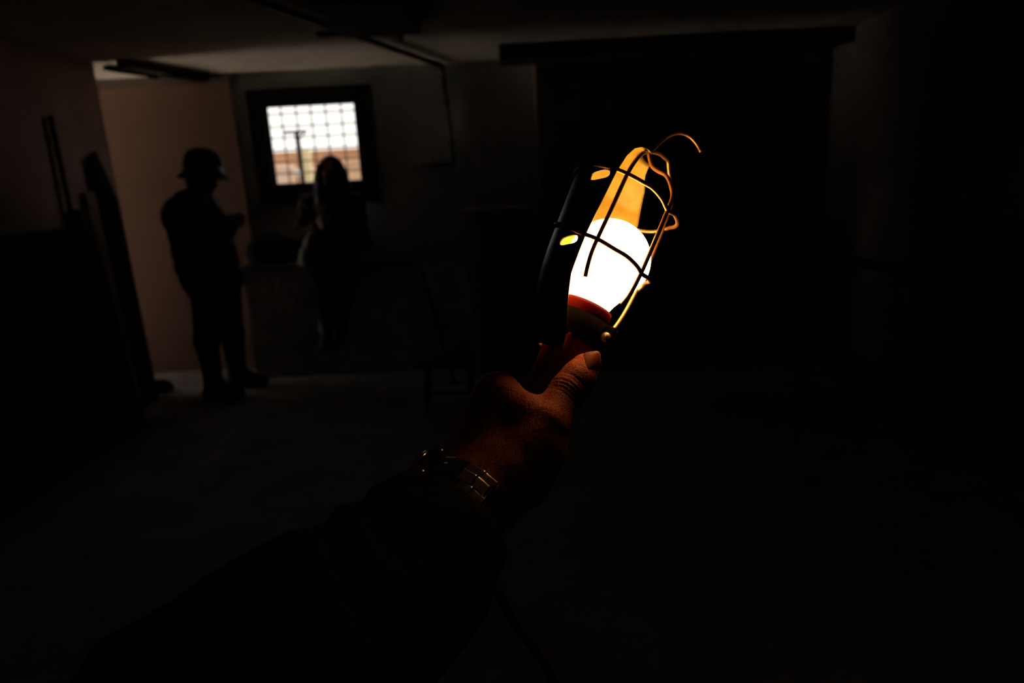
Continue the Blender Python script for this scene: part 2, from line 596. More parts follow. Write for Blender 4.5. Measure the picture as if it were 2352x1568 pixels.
hz = [onY(640, y, GY)[2] for y in (262, 291, 317, 345)]
hz += [hz[-1] - 0.093, hz[-1] - 0.186]
hbar = None
for z in hz:
    if hbar is None:
        hbar = box('flat_bar', (ox0 + 0.0, -0.003, -0.0055), (ox1, 0.003, 0.0055), M['grille_iron'], win)
        o = hbar
    else:
        o = hbar.copy()
        COL.objects.link(o)
    o.location = (0, GY + 0.011, z)

# ================================================================== the yard beyond the window
struct(box('yard_ground', (-5.5, BACK + 0.3, 1.0), (6, 30, 1.15), M['yard_soil']))
struct(box('path_ground', (-40, -12, -0.2), (DOORX - 0.15, BACK + 0.3, -0.05), M['ground']))  # unseen ground, lengthened and kept pale to bounce sun through the doorway


def yard_box(name, x0, y0, x1, y1, Y, depth, m, label, cat, group=None, bottom=1.15):
    a, b = onY(x0, y0, Y), onY(x1, y0, Y)
    zt = onY((x0 + x1) / 2, y0, Y)[2]
    zb = bottom if y1 is None else onY((x0 + x1) / 2, y1, Y)[2]
    root = thing(name, label, cat, ((a[0] + b[0]) / 2, Y, zb), group)
    w = b[0] - a[0]
    box('body', (a[0], Y, zb), (b[0], Y + depth, zt - 0.05), m, root, bevel=0.01)
    box('coping', (a[0] - 0.02, Y - 0.03, zt - 0.05), (b[0] + 0.02, Y + depth + 0.03, zt), m, root, bevel=0.008)
    settle(root)
    return root


yard_box('yard_wall', 560, 345, 905, None, 11.5, 0.4, M['brown_wall_out'], 'long brown yard wall seen through the barred window', 'wall')
yard_box('low_wall', 575, 380, 658, None, 9.6, 0.3, M['pale_wall_out'], 'low pale wall at the left in the window view', 'wall')
yard_box('brick_pillar', 786, 366, 870, None, 9.4, 0.5, M['tan_wall_out'], 'broad tan pillar at the right in the window view', 'pillar')
yard_box('planter_box', 664, 384, 700, None, 9.0, 0.4, M['tan_wall_out'], 'small tan box behind the cream post outside', 'planter')
cp = onY(700, 345, 8.0)
root = thing('garden_post', 'thick cream post outside the window left of the seated person', 'post', (cp[0], 8.0, 1.15))
zt = cp[2]
box('shaft', (cp[0] - 0.052, 7.95, 1.15), (cp[0] + 0.052, 8.05, zt - 0.05), M['cream_post'], root, bevel=0.008)
box('cap', (cp[0] - 0.06, 7.94, zt - 0.05), (cp[0] + 0.06, 8.06, zt), M['cream_post'], root, bevel=0.008)
settle(root)
tp, tb = onY(680, 303, 7.4), onY(690, 430, 7.4)
root = thing('clothesline_pole', 'dark T-shaped iron pole standing outside the barred window', 'pole', (tp[0], 7.4, 1.15))
tube('pole', [(tp[0], 7.4, 1.15), (tp[0], 7.4, tp[2])], 0.02, M['grey_iron'], root)
cl, cr = onY(652, 305, 7.4), onY(704, 300, 7.4)
tube('crossbar', [(cl[0], 7.4, tp[2]), (cr[0], 7.4, tp[2])], 0.016, M['grey_iron'], root)
tube('brace', [(tp[0] + 0.1, 7.4, tp[2]), (tp[0], 7.4, tp[2] - 0.1)], 0.008, M['grey_iron'], root)
settle(root)
lp = onY(682, 398, 7.0)
root = thing('globe_lamp', 'small white globe lamp on a short stem outside', 'lamp', (lp[0], 7.0, 1.15))
fr = (np.array(lp), np.array([1.0, 0, 0]), np.array([0, 1.0, 0]), np.array([0, 0, 1.0]))
lathe('globe', [(0.036 * math.sin(a) + 1e-4, -0.036 * math.cos(a)) for a in np.linspace(0.0, math.pi, 13)], fr, M['white_enamel'], root, 20)
lathe('stem', [(0.02, 1.15 - lp[2]), (0.02, 1.17 - lp[2]), (0.008, 1.18 - lp[2]), (0.008, -0.03), (0.014, -0.028)], fr, M['grey_iron'], root, 14)
settle(root)

# ================================================================== things fixed to ceiling and walls
# iron pipe: slanting along the ceiling, elbow, drop on the window wall, short tail
pz = CEIL - 0.03
pe = np.array([-0.425, BACK - 0.03, 2.275])
pa = np.array([-1.20, 3.05, pz])
pdir = (pa - np.array([-0.45, BACK - 0.14, pz]))
pfar = np.array([-0.45, BACK - 0.14, pz]) + pdir * 2.1
root = thing('iron_pipe', 'thin dark pipe slanting along the ceiling and down the window wall', 'pipe', (pe[0], pe[1], 1.55))
tube('ceiling_run', [pfar, pa, np.array([-0.45, BACK - 0.14, pz])], 0.017, M['black_iron'], root)
tube('elbow', catmull([np.array([-0.45, BACK - 0.14, pz]), np.array([-0.43, BACK - 0.06, pz - 0.005]), np.array([-0.42, BACK - 0.03, pz - 0.06])], 6), 0.021, M['black_iron'], root)
dn = onY(1043, 378, BACK - 0.03)
tube('drop_run', [(-0.42, BACK - 0.03, pz - 0.06), (dn[0], BACK - 0.03, dn[2])], 0.015, M['black_iron'], root)
tl = onY(950, 386, BACK - 0.03)
tube('tail_run', [(dn[0], BACK - 0.03, dn[2]), (tl[0], BACK - 0.03, dn[2])], 0.019, M['black_iron'], root)
for t in (0.3, 0.75):
    q = np.array([-0.42, BACK - 0.03, pz - 0.06]) * (1 - t) + np.array([dn[0], BACK - 0.03, dn[2]]) * t
    box('pipe_clip', (q[0] - 0.024, BACK - 0.05, q[2] - 0.01), (q[0] + 0.024, BACK, q[2] + 0.01), M['black_iron'], root, bevel=0.003)
settle(root)

# wooden beam across the corner under the ceiling
b0, b1 = np.array([-2.47, 4.65, CEIL - 0.03]), np.array([-2.235, BROWN - 0.006, CEIL - 0.03])
dirn = (b1 - b0) / np.linalg.norm(b1 - b0)
ang = math.atan2(dirn[1], dirn[0])
L = np.linalg.norm(b1 - b0)
root = thing('ceiling_beam', 'dark wooden beam under the ceiling above the brown wall', 'beam', (b0[0], b0[1], b0[2] - 0.05))
mt = Matrix.Translation(Vector(b0)) @ Matrix.Rotation(ang, 4, 'Z')
box('timber', (0.0, -0.05, -0.022), (L, 0.05, 0.0295), M['beam_wood'], root, bevel=0.008, mtx=mt)
box('splice_board', (0.35, -0.04, -0.034), (L - 0.05, 0.06, -0.022), M['dark_wood'], root, bevel=0.004, mtx=mt)
settle(root)
# thin batten beside it
root = thing('ceiling_batten', 'thin dark batten under the ceiling left of the wooden beam', 'batten', (-2.6, 4.9, CEIL - 0.03))
mt = Matrix.Translation((-2.685, 4.82, CEIL - 0.022)) @ Matrix.Rotation(math.radians(68), 4, 'Z')
box('strip', (0, -0.018, -0.012), (0.42, 0.018, 0.0215), M['dark_wood'], root, bevel=0.004, mtx=mt)
box('end_block', (0.36, -0.026, -0.022), (0.42, 0.026, -0.012), M['dark_wood'], root, mtx=mt)
settle(root)

# dark boxy fixture hung under the ceiling near the pipe
f0 = onZ(760, 20, 2.28)
root = thing('ceiling_fixture', 'wide dark box fixed under the ceiling to the right of the slanting pipe', 'fixture', (-0.62, 3.85, 2.22))
box('housing', (-0.86, 3.30, 2.272), (-0.42, 4.05, CEIL), M['black_board'], root, bevel=0.012)
box('front_flange', (-1.02, 4.02, 2.290), (-0.44, 4.10, 2.312), M['black_board'], root, bevel=0.004)
tube('hanging_stub', [(-0.545, 4.06, 2.292), (-0.545, 4.06, 2.245)], 0.014, M['black_iron'], root)
settle(root)
# squared duct end beside the projecting wall
root = thing('ceiling_duct', 'dark square duct under the ceiling along the projecting wall', 'duct', (1.2, 4.95, 2.2))
box('duct_body', (0.03, 4.80, 2.245), (RX, 5.10, CEIL), M['black_board'], root, bevel=0.01)
box('duct_flange', (0.015, 4.79, 2.237), (0.06, 5.10, CEIL), M['black_iron'], root, bevel=0.004)
settle(root)

# low plastered ledge along the window wall
root = thing('masonry_ledge', 'waist-high plastered ledge along the wall under the window', 'ledge', (-1.2, 5.2, 0))
box('ledge_body', (-2.06, 5.03, 0), (0.273, BACK - 0.002, 0.862), M['ledge'], root, bevel=0.01)
box('ledge_top', (-2.06, 5.005, 0.862), (0.273, BACK - 0.002, 0.90), M['dark_plaster'], root, bevel=0.008)
settle(root)

# ================================================================== leaning boards on the left


def leaning_panel(name, label, top, bot, y0, y1, thick, m, cat, group=None, peak=None):
    """panel standing on edge, leaning against the left wall: top and bot are (x, z)"""
    dx, dz = top[0] - bot[0], top[1] - bot[1]
    L = math.hypot(dx, dz)
    e = np.array([dx / L, 0, dz / L])
    nrm = np.array([e[2], 0, -e[0]])
    o = np.array([bot[0], 0, bot[1]])
    def prof(off):
        q = [(y0, 0), (y1, 0)]
        if peak:
            q += [(y1, L - peak[1]), (peak[0], L), (y0, L - peak[2])]
        else:
            q += [(y1, L), (y0, L)]
        return [o + e * h + np.array([0, y, 0]) + nrm * off for y, h in q]
    A, B = prof(0), prof(thick)
    n = len(A)
    V = A + B
    Fc = [tuple(range(n)), tuple(range(2 * n - 1, n - 1, -1))] + [(i, i + n, (i + 1) % n + n, (i + 1) % n) for i in range(n)]
    bm = bmesh.new()
    vs = [bm.verts.new(v) for v in V]
    for f in Fc:
        bm.faces.new([vs[i] for i in f])
    bmesh.ops.recalc_face_normals(bm, faces=bm.faces[:])
    bmesh.ops.bevel(bm, geom=bm.edges[:], offset=0.003, segments=1, affect='EDGES')
    o_ = obj_bm(name, bm, m)
    return tag(o_, label, cat, group)


G = 'boards leaning on the left wall'
leaning_panel('leaning_board', 'tall dark pointed board leaning at the end of the left wall', (-2.690, 1.76), (-2.665, 0.0), 4.42, 4.62, 0.035, M['dark_wood'], 'board', G, peak=(4.49, 0.32, 0.06))
leaning_panel('wood_plank', 'narrow raw wood plank leaning behind the pointed board', (-2.690, 1.50), (-2.650, 0.0), 4.30, 4.41, 0.022, M['raw_wood'], 'plank', G)
leaning_panel('leaning_board', 'brown edged board leaning between the plank and the black panel', (-2.680, 1.40), (-2.600, 0.0), 4.17, 4.28, 0.03, M['beam_wood'], 'board', G)
root = thing('framed_screen', 'wide black panel with a frame leaning on the left wall', 'panel', (-2.3, 3.3, 0))
tpx, btx = (-2.61, 1.30), (-2.43, 0.0)
dx, dz = tpx[0] - btx[0], tpx[1] - btx[1]
Lp = math.hypot(dx, dz)
mt = Matrix.Translation((btx[0], 0, 0)) @ Matrix.Rotation(math.atan2(dx, dz), 4, 'Y')
box('sheet', (-0.045, 2.0, 0.05), (-0.03, 4.05, Lp - 0.05), M['black_board'], root, mtx=mt)
for lo, hi in (((-0.055, 1.95, 0.0), (-0.015, 4.10, 0.06)), ((-0.055, 1.95, Lp - 0.06), (-0.015, 4.10, Lp)),
               ((-0.055, 1.95, 0.06), (-0.015, 2.01, Lp - 0.06)), ((-0.055, 4.04, 0.06), (-0.015, 4.10, Lp - 0.06)),
               ((-0.055, 3.03, 0.06), (-0.015, 3.09, Lp - 0.06))):
    box('frame_rail', lo, hi, M['black_board'], root, bevel=0.004, mtx=mt)
settle(root)
root = thing('wooden_pole', 'thin dark pole leaning on the left wall behind the black panel', 'pole', (-2.5, 3.95, 0))
a, b = np.array([-2.676, 4.13, 1.95]), np.array([-2.655, 4.118, 0.03])
tube('shaft', [a, b], 0.016, M['dark_wood'], root)
tube('ferrule', [b + (a - b) * 0.03, b - (a - b) * 0.012], 0.019, M['black_iron'], root)
settle(root)
# dark lump at the foot of the pointed board
fld = Field((-2.9, 4.6, -0.02), (-2.5, 5.0, 0.2), 0.012)
fld.ell((-2.70, 4.80, 0.045), (0.07, 0.065, 0.05), k=0.03)
fld.ell((-2.66, 4.79, 0.035), (0.055, 0.055, 0.035), k=0.03)
fld.cone((-2.74, 4.81, 0.06), (-2.66, 4.81, 0.03), 0.035, 0.03, 0.03)
V, Q = fld.mesh()
V[:, 2] = np.maximum(V[:, 2], 0.001)
tag(mesh_np('rag_bundle', V, Q, M['black_cloth']), 'small dark bundle on the floor at the foot of the pointed board', 'rag')

# ================================================================== right of the ledge: pale cabinet and dark stool
root = thing('pale_cabinet', 'pale open cabinet with a grey upper door standing before the ledge', 'cabinet', (-0.03, 4.86, 0))
cx0, cx1, cy0, cy1, ch = -0.31, 0.20, 4.74, 4.99, 1.22
box('side_panel', (cx0, cy0, 0), (cx0 + 0.10, cy1, ch), M['pale_paint'], root, bevel=0.004)
box('side_panel', (cx1 - 0.03, cy0, 0), (cx1, cy1, ch), M['grey_paint'], root, bevel=0.004)
box('top_board', (cx0, cy0 - 0.01, ch), (cx1, cy1, ch + 0.03), M['pale_paint'], root, bevel=0.004)
box('back_board', (cx0 + 0.10, cy1 - 0.015, 0.06), (cx1 - 0.03, cy1, ch), M['dark_wood'], root)
box('shelf', (cx0 + 0.10, cy0 + 0.02, 0.70), (cx1 - 0.03, cy1 - 0.015, 0.725), M['grey_paint'], root)
box('plinth', (cx0 + 0.10, cy0 + 0.03, 0), (cx1 - 0.03, cy1 - 0.015, 0.06), M['dark_wood'], root)
dr = box('door', (cx0 + 0.105, cy0, 0.73), (cx1 - 0.035, cy0 + 0.02, ch - 0.005), M['grey_paint'], root, bevel=0.003)
kb = box('knob', (cx0 + 0.13, cy0 - 0.02, 0.95), (cx0 + 0.15, cy0, 0.97), M['black_iron'], root, bevel=0.004)
settle(root)
kb.parent = dr
kb.matrix_parent_inverse = Matrix.Identity(4)

sc = onZ(1015, 950, 0)
root = thing('step_stool', 'dark stool standing on the floor in front of the pale cabinet', 'stool', (sc[0] + 0.05, sc[1] + 0.1, 0))
sx, sy = sc[0] + 0.05, sc[1] + 0.12
box('seat', (sx - 0.17, sy - 0.13, 0.33), (sx + 0.17, sy + 0.13, 0.36), M['leather'], root, bevel=0.008)
for ax_ in (-1, 1):
    for ay_ in (-1, 1):
        tube('leg', [(sx + ax_ * 0.13, sy + ay_ * 0.09, 0.332), (sx + ax_ * 0.15, sy + ay_ * 0.11, 0.0)], 0.014, M['black_iron'], root)
for ay_ in (-1, 1):
    tube('stretcher', [(sx - 0.142, sy + ay_ * 0.10, 0.13), (sx + 0.142, sy + ay_ * 0.10, 0.13)], 0.009, M['black_iron'], root)
settle(root)
# broom-like stick leaning from the stool on the ledge
root = thing('tool_handle', 'thin dark stick leaning between the stool and the ledge', 'stick', (-0.5, 4.75, 0))
a, b = onY(1000, 752, 4.9), onZ(1040, 862, 0.0)
a2 = np.array([-0.66, 4.985, 0.80])
b2 = np.array([-0.44, 4.62, 0.014])
tube('shaft', [b2, a2], 0.013, M['dark_wood'], root)
tube('grip', [a2 - (a2 - b2) * 0.15, a2], 0.016, M['black_iron'], root)
settle(root)

# black bag lying on the ledge
bx0, bx1 = -2.05, -1.67
root = thing('black_bag', 'soft black bag lying on the ledge between the two people', 'bag', (-1.82, 5.2, 0.90))
fld = Field((bx0 - 0.1, 5.0, 0.86), (bx1 + 0.1, 5.42, 1.2), 0.014)
for px in np.linspace(bx0 + 0.10, bx1 - 0.09, 5):
    fld.ell((px, 5.2, 0.99), (0.10, 0.13, 0.10), k=0.06)
fld.cone((bx0 + 0.06, 5.2, 0.93), (bx1 - 0.06, 5.2, 0.93), 0.05, 0.05, 0.05)
V, Q = fld.mesh()
V[:, 2] = np.maximum(V[:, 2], 0.902)
mesh_np('bag_body', V, Q, M['black_cloth'], root)
for yy in (5.13, 5.27):
    tube('strap', catmull([(bx0 + 0.12, yy, 1.07), (bx0 + 0.16, yy, 1.12), (bx1 - 0.16, yy, 1.12), (bx1 - 0.12, yy, 1.07)], 6), 0.009, M['leather'], root)
settle(root)

# ================================================================== people in the room


def face_features(fld, c, fwd, up, s=1.0):
    """nose, brow, chin, lips and ears on a head centred at c"""
    fwd = np.array(fwd, float) / np.linalg.norm(fwd)
    up = np.array(up, float)
    up = up - (up @ fwd) * fwd
    up /= np.linalg.norm(up)
    sd = np.cross(fwd, up)
    A = [sd, fwd, up]
    fld.ell(c, (0.076 * s, 0.094 * s, 0.105 * s), A, 0.01)
    fld.ell(c + fwd * 0.025 - up * 0.055, (0.058 * s, 0.068 * s, 0.062 * s), A, 0.03)
    fld.cone(c + fwd * 0.090 + up * 0.012, c + fwd * 0.108 - up * 0.028, 0.009, 0.014, 0.012)
    fld.cone(c + fwd * 0.086 + up * 0.028 - sd * 0.03, c + fwd * 0.086 + up * 0.028 + sd * 0.03, 0.010, 0.010, 0.012)
    fld.cone(c + fwd * 0.088 - up * 0.058 - sd * 0.016, c + fwd * 0.088 - up * 0.058 + sd * 0.016, 0.008, 0.008, 0.01)
    fld.ell(c + fwd * 0.070 - up * 0.098, (0.024, 0.02, 0.018), A, 0.02)
    for k in (-1, 1):
        fld.ell(c + fwd * 0.085 + up * 0.008 + sd * 0.031 * k, (0.014, 0.010, 0.009), A, 0.006, 'carve')
        fld.ell(c + sd * 0.078 * k - fwd * 0.005 - up * 0.01, (0.010, 0.020, 0.032), A, 0.008)
    return sd, fwd, up


def hand_fist(fld, wrist, tip, side, r=0.011):
    """palm with four bent fingers and a thumb at the side"""
    wrist, tip, side = np.array(wrist, float), np.array(tip, float), np.array(side, float)
    d = tip - wrist
    L = np.linalg.norm(d)
    d /= L
    side = side - (side @ d) * d
    side /= np.linalg.norm(side)
    nrm = np.cross(d, side)
    fld.cone(wrist, wrist + d * 0.07, 0.026, 0.034, 0.02)
    for k, ln in zip((-1.5, -0.5, 0.5, 1.5), (0.036, 0.044, 0.042, 0.03)):
        a = wrist + d * 0.085 + side * 0.019 * k
        b = a + d * ln + nrm * 0.014
        c = b + d * 0.006 + nrm * 0.034
        fld.cone(a, b, r, r * 0.95, 0.008)
        fld.cone(b, c, r * 0.95, r * 0.8, 0.008)
    t0 = wrist + d * 0.03 - side * 0.03
    t1 = t0 + d * 0.035 - side * 0.016 + nrm * 0.012
    fld.cone(t0, t1, 0.015, 0.012, 0.012)
    fld.cone(t1, t1 + d * 0.03 + nrm * 0.012, 0.012, 0.010, 0.01)


# ---- standing person in a brimmed hat
Y1 = 4.55
W1 = lambda x, y, dy=0.0: onY(x, y, Y1 + dy)
h = 0.013
hip_n, hip_f = W1(476, 652, -0.085), W1(512, 648, 0.085)
knee_n, knee_f = W1(474, 782, -0.10), W1(534, 772, 0.10)
ft_n, ft_f = onZ(503, 915, 0.0), onZ(556, 888, 0.0)
ank_n, ank_f = ft_n + (-0.02, 0, 0.09), ft_f + (-0.02, 0, 0.09)
belly, chest = W1(478, 600), W1(448, 500)
shn, shf = W1(432, 474, -0.175), W1(452, 474, 0.175)
eln, elf = W1(458, 588, -0.235), W1(482, 588, 0.225)
wrn, wrf = W1(518, 518, -0.14), W1(524, 512, 0.08)
hdn, hdf = W1(546, 506, -0.04), W1(548, 502, 0.0)
neck, head = W1(448, 448), W1(466, 403)
lo, hi = np.array([-2.65, 4.1, -0.02]), np.array([-1.55, 5.05, 1.85])
root1 = thing('person', 'standing person in a dark brimmed hat and jacket, seen in profile before the brown wall', 'person', (ft_n[0], ft_n[1], 0))


def body1(fld, grow=0.0, torso=True, arms=True, legs=True, k=0.04):
    if torso:
        fld.chain([(W1(490, 645), 0.135), (belly, 0.135), (chest, 0.140)], k, grow)
        fld.cone(shn + (0.02, 0.03, 0), shf + (0.02, -0.03, 0), 0.072 + grow, 0.072 + grow, k)
        fld.cone(W1(424, 500, -0.03), W1(420, 500, 0.05), 0.10 + grow, 0.10 + grow, k)
    if arms:
        fld.chain([(shn, 0.062), (eln, 0.048), (wrn, 0.034)], k, grow)
        fld.chain([(shf, 0.062), (elf, 0.048), (wrf, 0.034)], k, grow)
    if legs:
        fld.chain([(hip_n, 0.095), (knee_n, 0.060), (ank_n - (0, 0, 0.03), 0.042)], k, grow)
        fld.chain([(hip_f, 0.095), (knee_f, 0.060), (ank_f - (0, 0, 0.03), 0.042)], k, grow)


fld = Field(lo, hi, 0.011)
body1(fld)
fld.cone(chest + (0.02, 0, 0.1), head - (0.0, 0, 0.05), 0.062, 0.056, 0.03)
face_features(fld, head, (0.92, -0.15, -0.42), (0.42, 0, 0.92))
hand_fist(fld, wrn, hdn, (0, 0.7, 0.5), 0.0115)
hand_fist(fld, wrf, hdf, (0, 0.7, 0.5), 0.0115)
for f_, a_ in ((ft_n, ank_n), (ft_f, ank_f)):
    fld.cone(a_, f_ + (0.13, -0.01, 0.035), 0.04, 0.03, 0.03)
V, Q = fld.mesh()
mesh_np('body', V, Q, M['far_skin'], root1)
fld = Field(lo, hi, h)
body1(fld, 0.016, True, False, False)
V, Q = fld.mesh()
mesh_np('shirt', V, Q, M['pale_cloth'], root1)
fld = Field(lo, hi, h)
body1(fld, 0.036, True, True, False)
fld.chain([(chest, 0.165), (W1(460, 560), 0.175), (W1(474, 610), 0.185), (W1(484, 648), 0.172)], 0.05)      # loose, boxy cut
fld.cone(W1(486, 452, -0.05), W1(528, 492, -0.07), 0.02, 0.035, 0.01, 'carve')   # open front
fld.cone(W1(540, 545, -0.09), W1(556, 625, -0.11), 0.03, 0.035, 0.01, 'carve')
fld.cone(W1(540, 500, 0.0), W1(556, 640, 0.0), 0.03, 0.04, 0.01, 'carve')
V, Q = fld.mesh()
nv = vnormals(V, Q)
V = V + nv * (0.004 * np.sin(V[:, 2] * 55 + 4 * np.sin(V[:, 1] * 14)))[:, None]
mesh_np('jacket', V, Q, M['black_cloth'], root1)
fld = Field(lo, hi, h)
body1(fld, 0.018, False, False, True)
fld.cone(hip_n + (0, 0, 0.03), hip_f + (0, 0, 0.03), 0.135, 0.135, 0.05)
V, Q = fld.mesh()
mesh_np('trousers', V, Q, M['black_cloth'], root1)
for f_, a_, w in ((ft_n, ank_n, (1, -0.12, 0)), (ft_f, ank_f, (1, 0.05, 0))):
    w = np.array(w, float)
    fld = Field(f_ - 0.22, f_ + 0.34, 0.009)
    fld.cone(f_ + w * -0.06 + (0, 0, 0.045), f_ + w * 0.16 + (0, 0, 0.035), 0.054, 0.046, 0.03)
    fld.cone(a_ + (0, 0, 0.04), f_ + (-0.03, 0, 0.05), 0.066, 0.060, 0.03)
    fld.cone(a_ + (0, 0, 0.02), f_ + w * 0.12 + (0, 0, 0.045), 0.060, 0.046, 0.03)
    V, Q = fld.mesh()
    V[:, 2] = np.maximum(V[:, 2], 0.001)
    mesh_np('shoe', V, Q, M['leather'], root1)
for pts_, r_ in (([W1(480, 448, -0.07), W1(492, 470, -0.10), W1(506, 488, -0.11), W1(522, 496, -0.10)], [0.014, 0.022, 0.024, 0.018]),
                 ([W1(533, 558, -0.10), W1(540, 582, -0.11), W1(545, 604, -0.11), W1(545, 618, -0.10)], [0.014, 0.022, 0.022, 0.014])):
    c_ = catmull(pts_, 6)
    tube('shirt_front', c_, list(np.interp(np.linspace(0, 1, len(c_)), np.linspace(0, 1, len(r_)), r_)), M['pale_cloth'], root1, 12)
# brimmed hat
ha = np.array([0.10, 0.0, 0.995])
ha /= np.linalg.norm(ha)
hu = np.array([1.0, 0, 0]) - ha[0] * ha
hu /= np.linalg.norm(hu)
hw = np.cross(ha, hu)
hc = W1(467, 392)
hat = lathe('hat', [(0.100, -0.005), (0.118, -0.02), (0.145, -0.042), (0.165, -0.055), (0.168, -0.052), (0.150, -0.034), (0.126, -0.008),
                    (0.124, 0.02), (0.121, 0.055), (0.113, 0.088), (0.098, 0.115), (0.076, 0.134), (0.045, 0.145), (0.002, 0.149)], (hc, hu, hw, ha), M['black_cloth'], root1, 40, cap=True)
lathe('hat_band', [(0.1265, 0.0), (0.128, 0.004), (0.1260, 0.024), (0.1225, 0.026)], (hc, hu, hw, ha), M['leather'], root1, 40, cap=False)
# hair at the nape
fld = Field(head - 0.25, head + 0.2, 0.010)
fld.ell(head + (-0.035, 0, -0.005), (0.082, 0.084, 0.095), None, 0.02)
fld.cone(head + (-0.06, 0, -0.05), head + (-0.085, 0, -0.11), 0.055, 0.04, 0.03)
fld.cone(head + (0.06, 0, -0.02), head + (0.10, 0, -0.12), 0.06, 0.06, 0.02, 'carve')
V, Q = fld.mesh()
mesh_np('hair', V, Q, M['hair'], root1)
settle(root1)

# ---- seated person on the ledge in front of the window
Y2 = 5.22
W2 = lambda x, y, Y=Y2: onY(x, y, Y)
lo, hi = np.array([-2.0, 4.68, 0.2]), np.array([-0.75, 5.46, 1.9])
root2 = thing('person', 'long-haired person sitting on the ledge in front of the barred window', 'person', (-1.28, 5.2, 0.90))
head2 = W2(760, 398, 5.17)
hipc = W2(766, 580, 5.23)
hipc[2] = 1.035
chest2 = W2(762, 485, 5.24)
s_l, s_r = W2(707, 470, 5.24), W2(816, 466, 5.24)
e_l, e_r = W2(692, 548, 5.16), W2(832, 556, 5.2)
w_l, w_r = W2(728, 522, 5.02), W2(778, 520, 5.02)
h_l, h_r = W2(748, 500, 4.97), W2(752, 506, 4.99)
hp_l, hp_r = hipc + (-0.09, 0, -0.03), hipc + (0.09, 0, -0.03)
k_l, k_r = W2(738, 628, 4.93), W2(802, 626, 4.92)
a_l, a_r = W2(752, 755, 4.93), W2(778, 752, 4.94)


def body2(fld, grow=0.0, torso=True, arms=True, legs=True, k=0.04):
    if torso:
        fld.chain([(hipc, 0.125), (W2(764, 540, 5.24), 0.110), (chest2, 0.118)], k, grow)
        fld.cone(s_l + (0.02, 0, 0), s_r - (0.02, 0, 0), 0.06 + grow, 0.06 + grow, k)
    if arms:
        fld.chain([(s_l, 0.052), (e_l, 0.042), (w_l, 0.030)], k, grow)
        fld.chain([(s_r, 0.052), (e_r, 0.042), (w_r, 0.030)], k, grow)
    if legs:
        fld.chain([(hp_l, 0.10), (k_l, 0.062), (a_l, 0.042)], k, grow)
        fld.chain([(hp_r, 0.10), (k_r, 0.062), (a_r, 0.042)], k, grow)


fld = Field(lo, hi, 0.011)
body2(fld)
fld.cone(chest2 + (0, 0, 0.1), head2 - (0, 0, 0.06), 0.056, 0.05, 0.03)
face_features(fld, head2, (-0.25, -0.93, -0.25), (0, -0.25, 0.95), 0.95)
hand_fist(fld, w_l, h_l, (0, 0.2, 1), 0.0105)
hand_fist(fld, w_r, h_r, (0, 0.2, 1), 0.0105)
for a_ in (a_l, a_r):
    fld.cone(a_, a_ + (0.01, -0.13, -0.09), 0.04, 0.028, 0.03)
V, Q = fld.mesh()
V[:, 2] = np.where((V[:, 1] > 5.01), np.maximum(V[:, 2], 0.902), V[:, 2])
mesh_np('body', V, Q, M['far_skin'], root2)
fld = Field(lo, hi, h)
body2(fld, 0.022, True, True, False)
V, Q = fld.mesh()
V[:, 2] = np.where((V[:, 1] > 5.01), np.maximum(V[:, 2], 0.903), V[:, 2])
nv = vnormals(V, Q)
V = V + nv * (0.004 * np.sin(V[:, 2] * 60 + 5 * np.sin(V[:, 0] * 16)))[:, None]
V[:, 2] = np.where((V[:, 1] > 5.0), np.maximum(V[:, 2], 0.903), V[:, 2])
V[:, 1] = np.minimum(V[:, 1], BACK - 0.003)
mesh_np('jumper', V, Q, M['brown_cloth'], root2)
fld = Field(lo, hi, h)
body2(fld, 0.016, False, False, True)
fld.cone(k_l + (0.02, 0, 0), k_r - (0.02, 0, 0), 0.06, 0.06, 0.05)
V, Q = fld.mesh()
V[:, 2] = np.where((V[:, 1] > 5.01), np.maximum(V[:, 2], 0.9035), V[:, 2])
mesh_np('trousers', V, Q, M['black_cloth'], root2)
# pale open overshirt hanging over one thigh
fld = Field(lo, hi, 0.010)
fld.chain([(W2(728, 515, 5.06), 0.022), (W2(712, 556, 4.99), 0.042), (W2(700, 598, 4.95), 0.050)], 0.02)
fld.chain([(W2(726, 530, 5.08), 0.02), (W2(716, 585, 5.0), 0.034)], 0.02)
V, Q = fld.mesh()
nv = vnormals(V, Q)
V = V + nv * (0.003 * np.sin(V[:, 0] * 130 + 6 * V[:, 2]))[:, None]
V[:, 2] = np.where((V[:, 1] > 5.0), np.maximum(V[:, 2], 0.903), V[:, 2])
mesh_np('overshirt', V, Q, M['pale_cloth'], root2)
for a_ in (a_l, a_r):
    fld = Field(a_ - 0.25, a_ + 0.15, 0.009)
    fld.cone(a_ + (0, 0.02, -0.05), a_ + (0.01, -0.15, -0.105), 0.046, 0.036, 0.03)
    fld.cone(a_ + (0, 0, 0.05), a_ + (0, 0.01, -0.05), 0.066, 0.054, 0.03)
    fld.cone(a_ + (0, 0, -0.01), a_ + (0.01, -0.13, -0.09), 0.056, 0.042, 0.03)
    V, Q = fld.mesh()
    mesh_np('shoe', V, Q, M['leather'], root2)
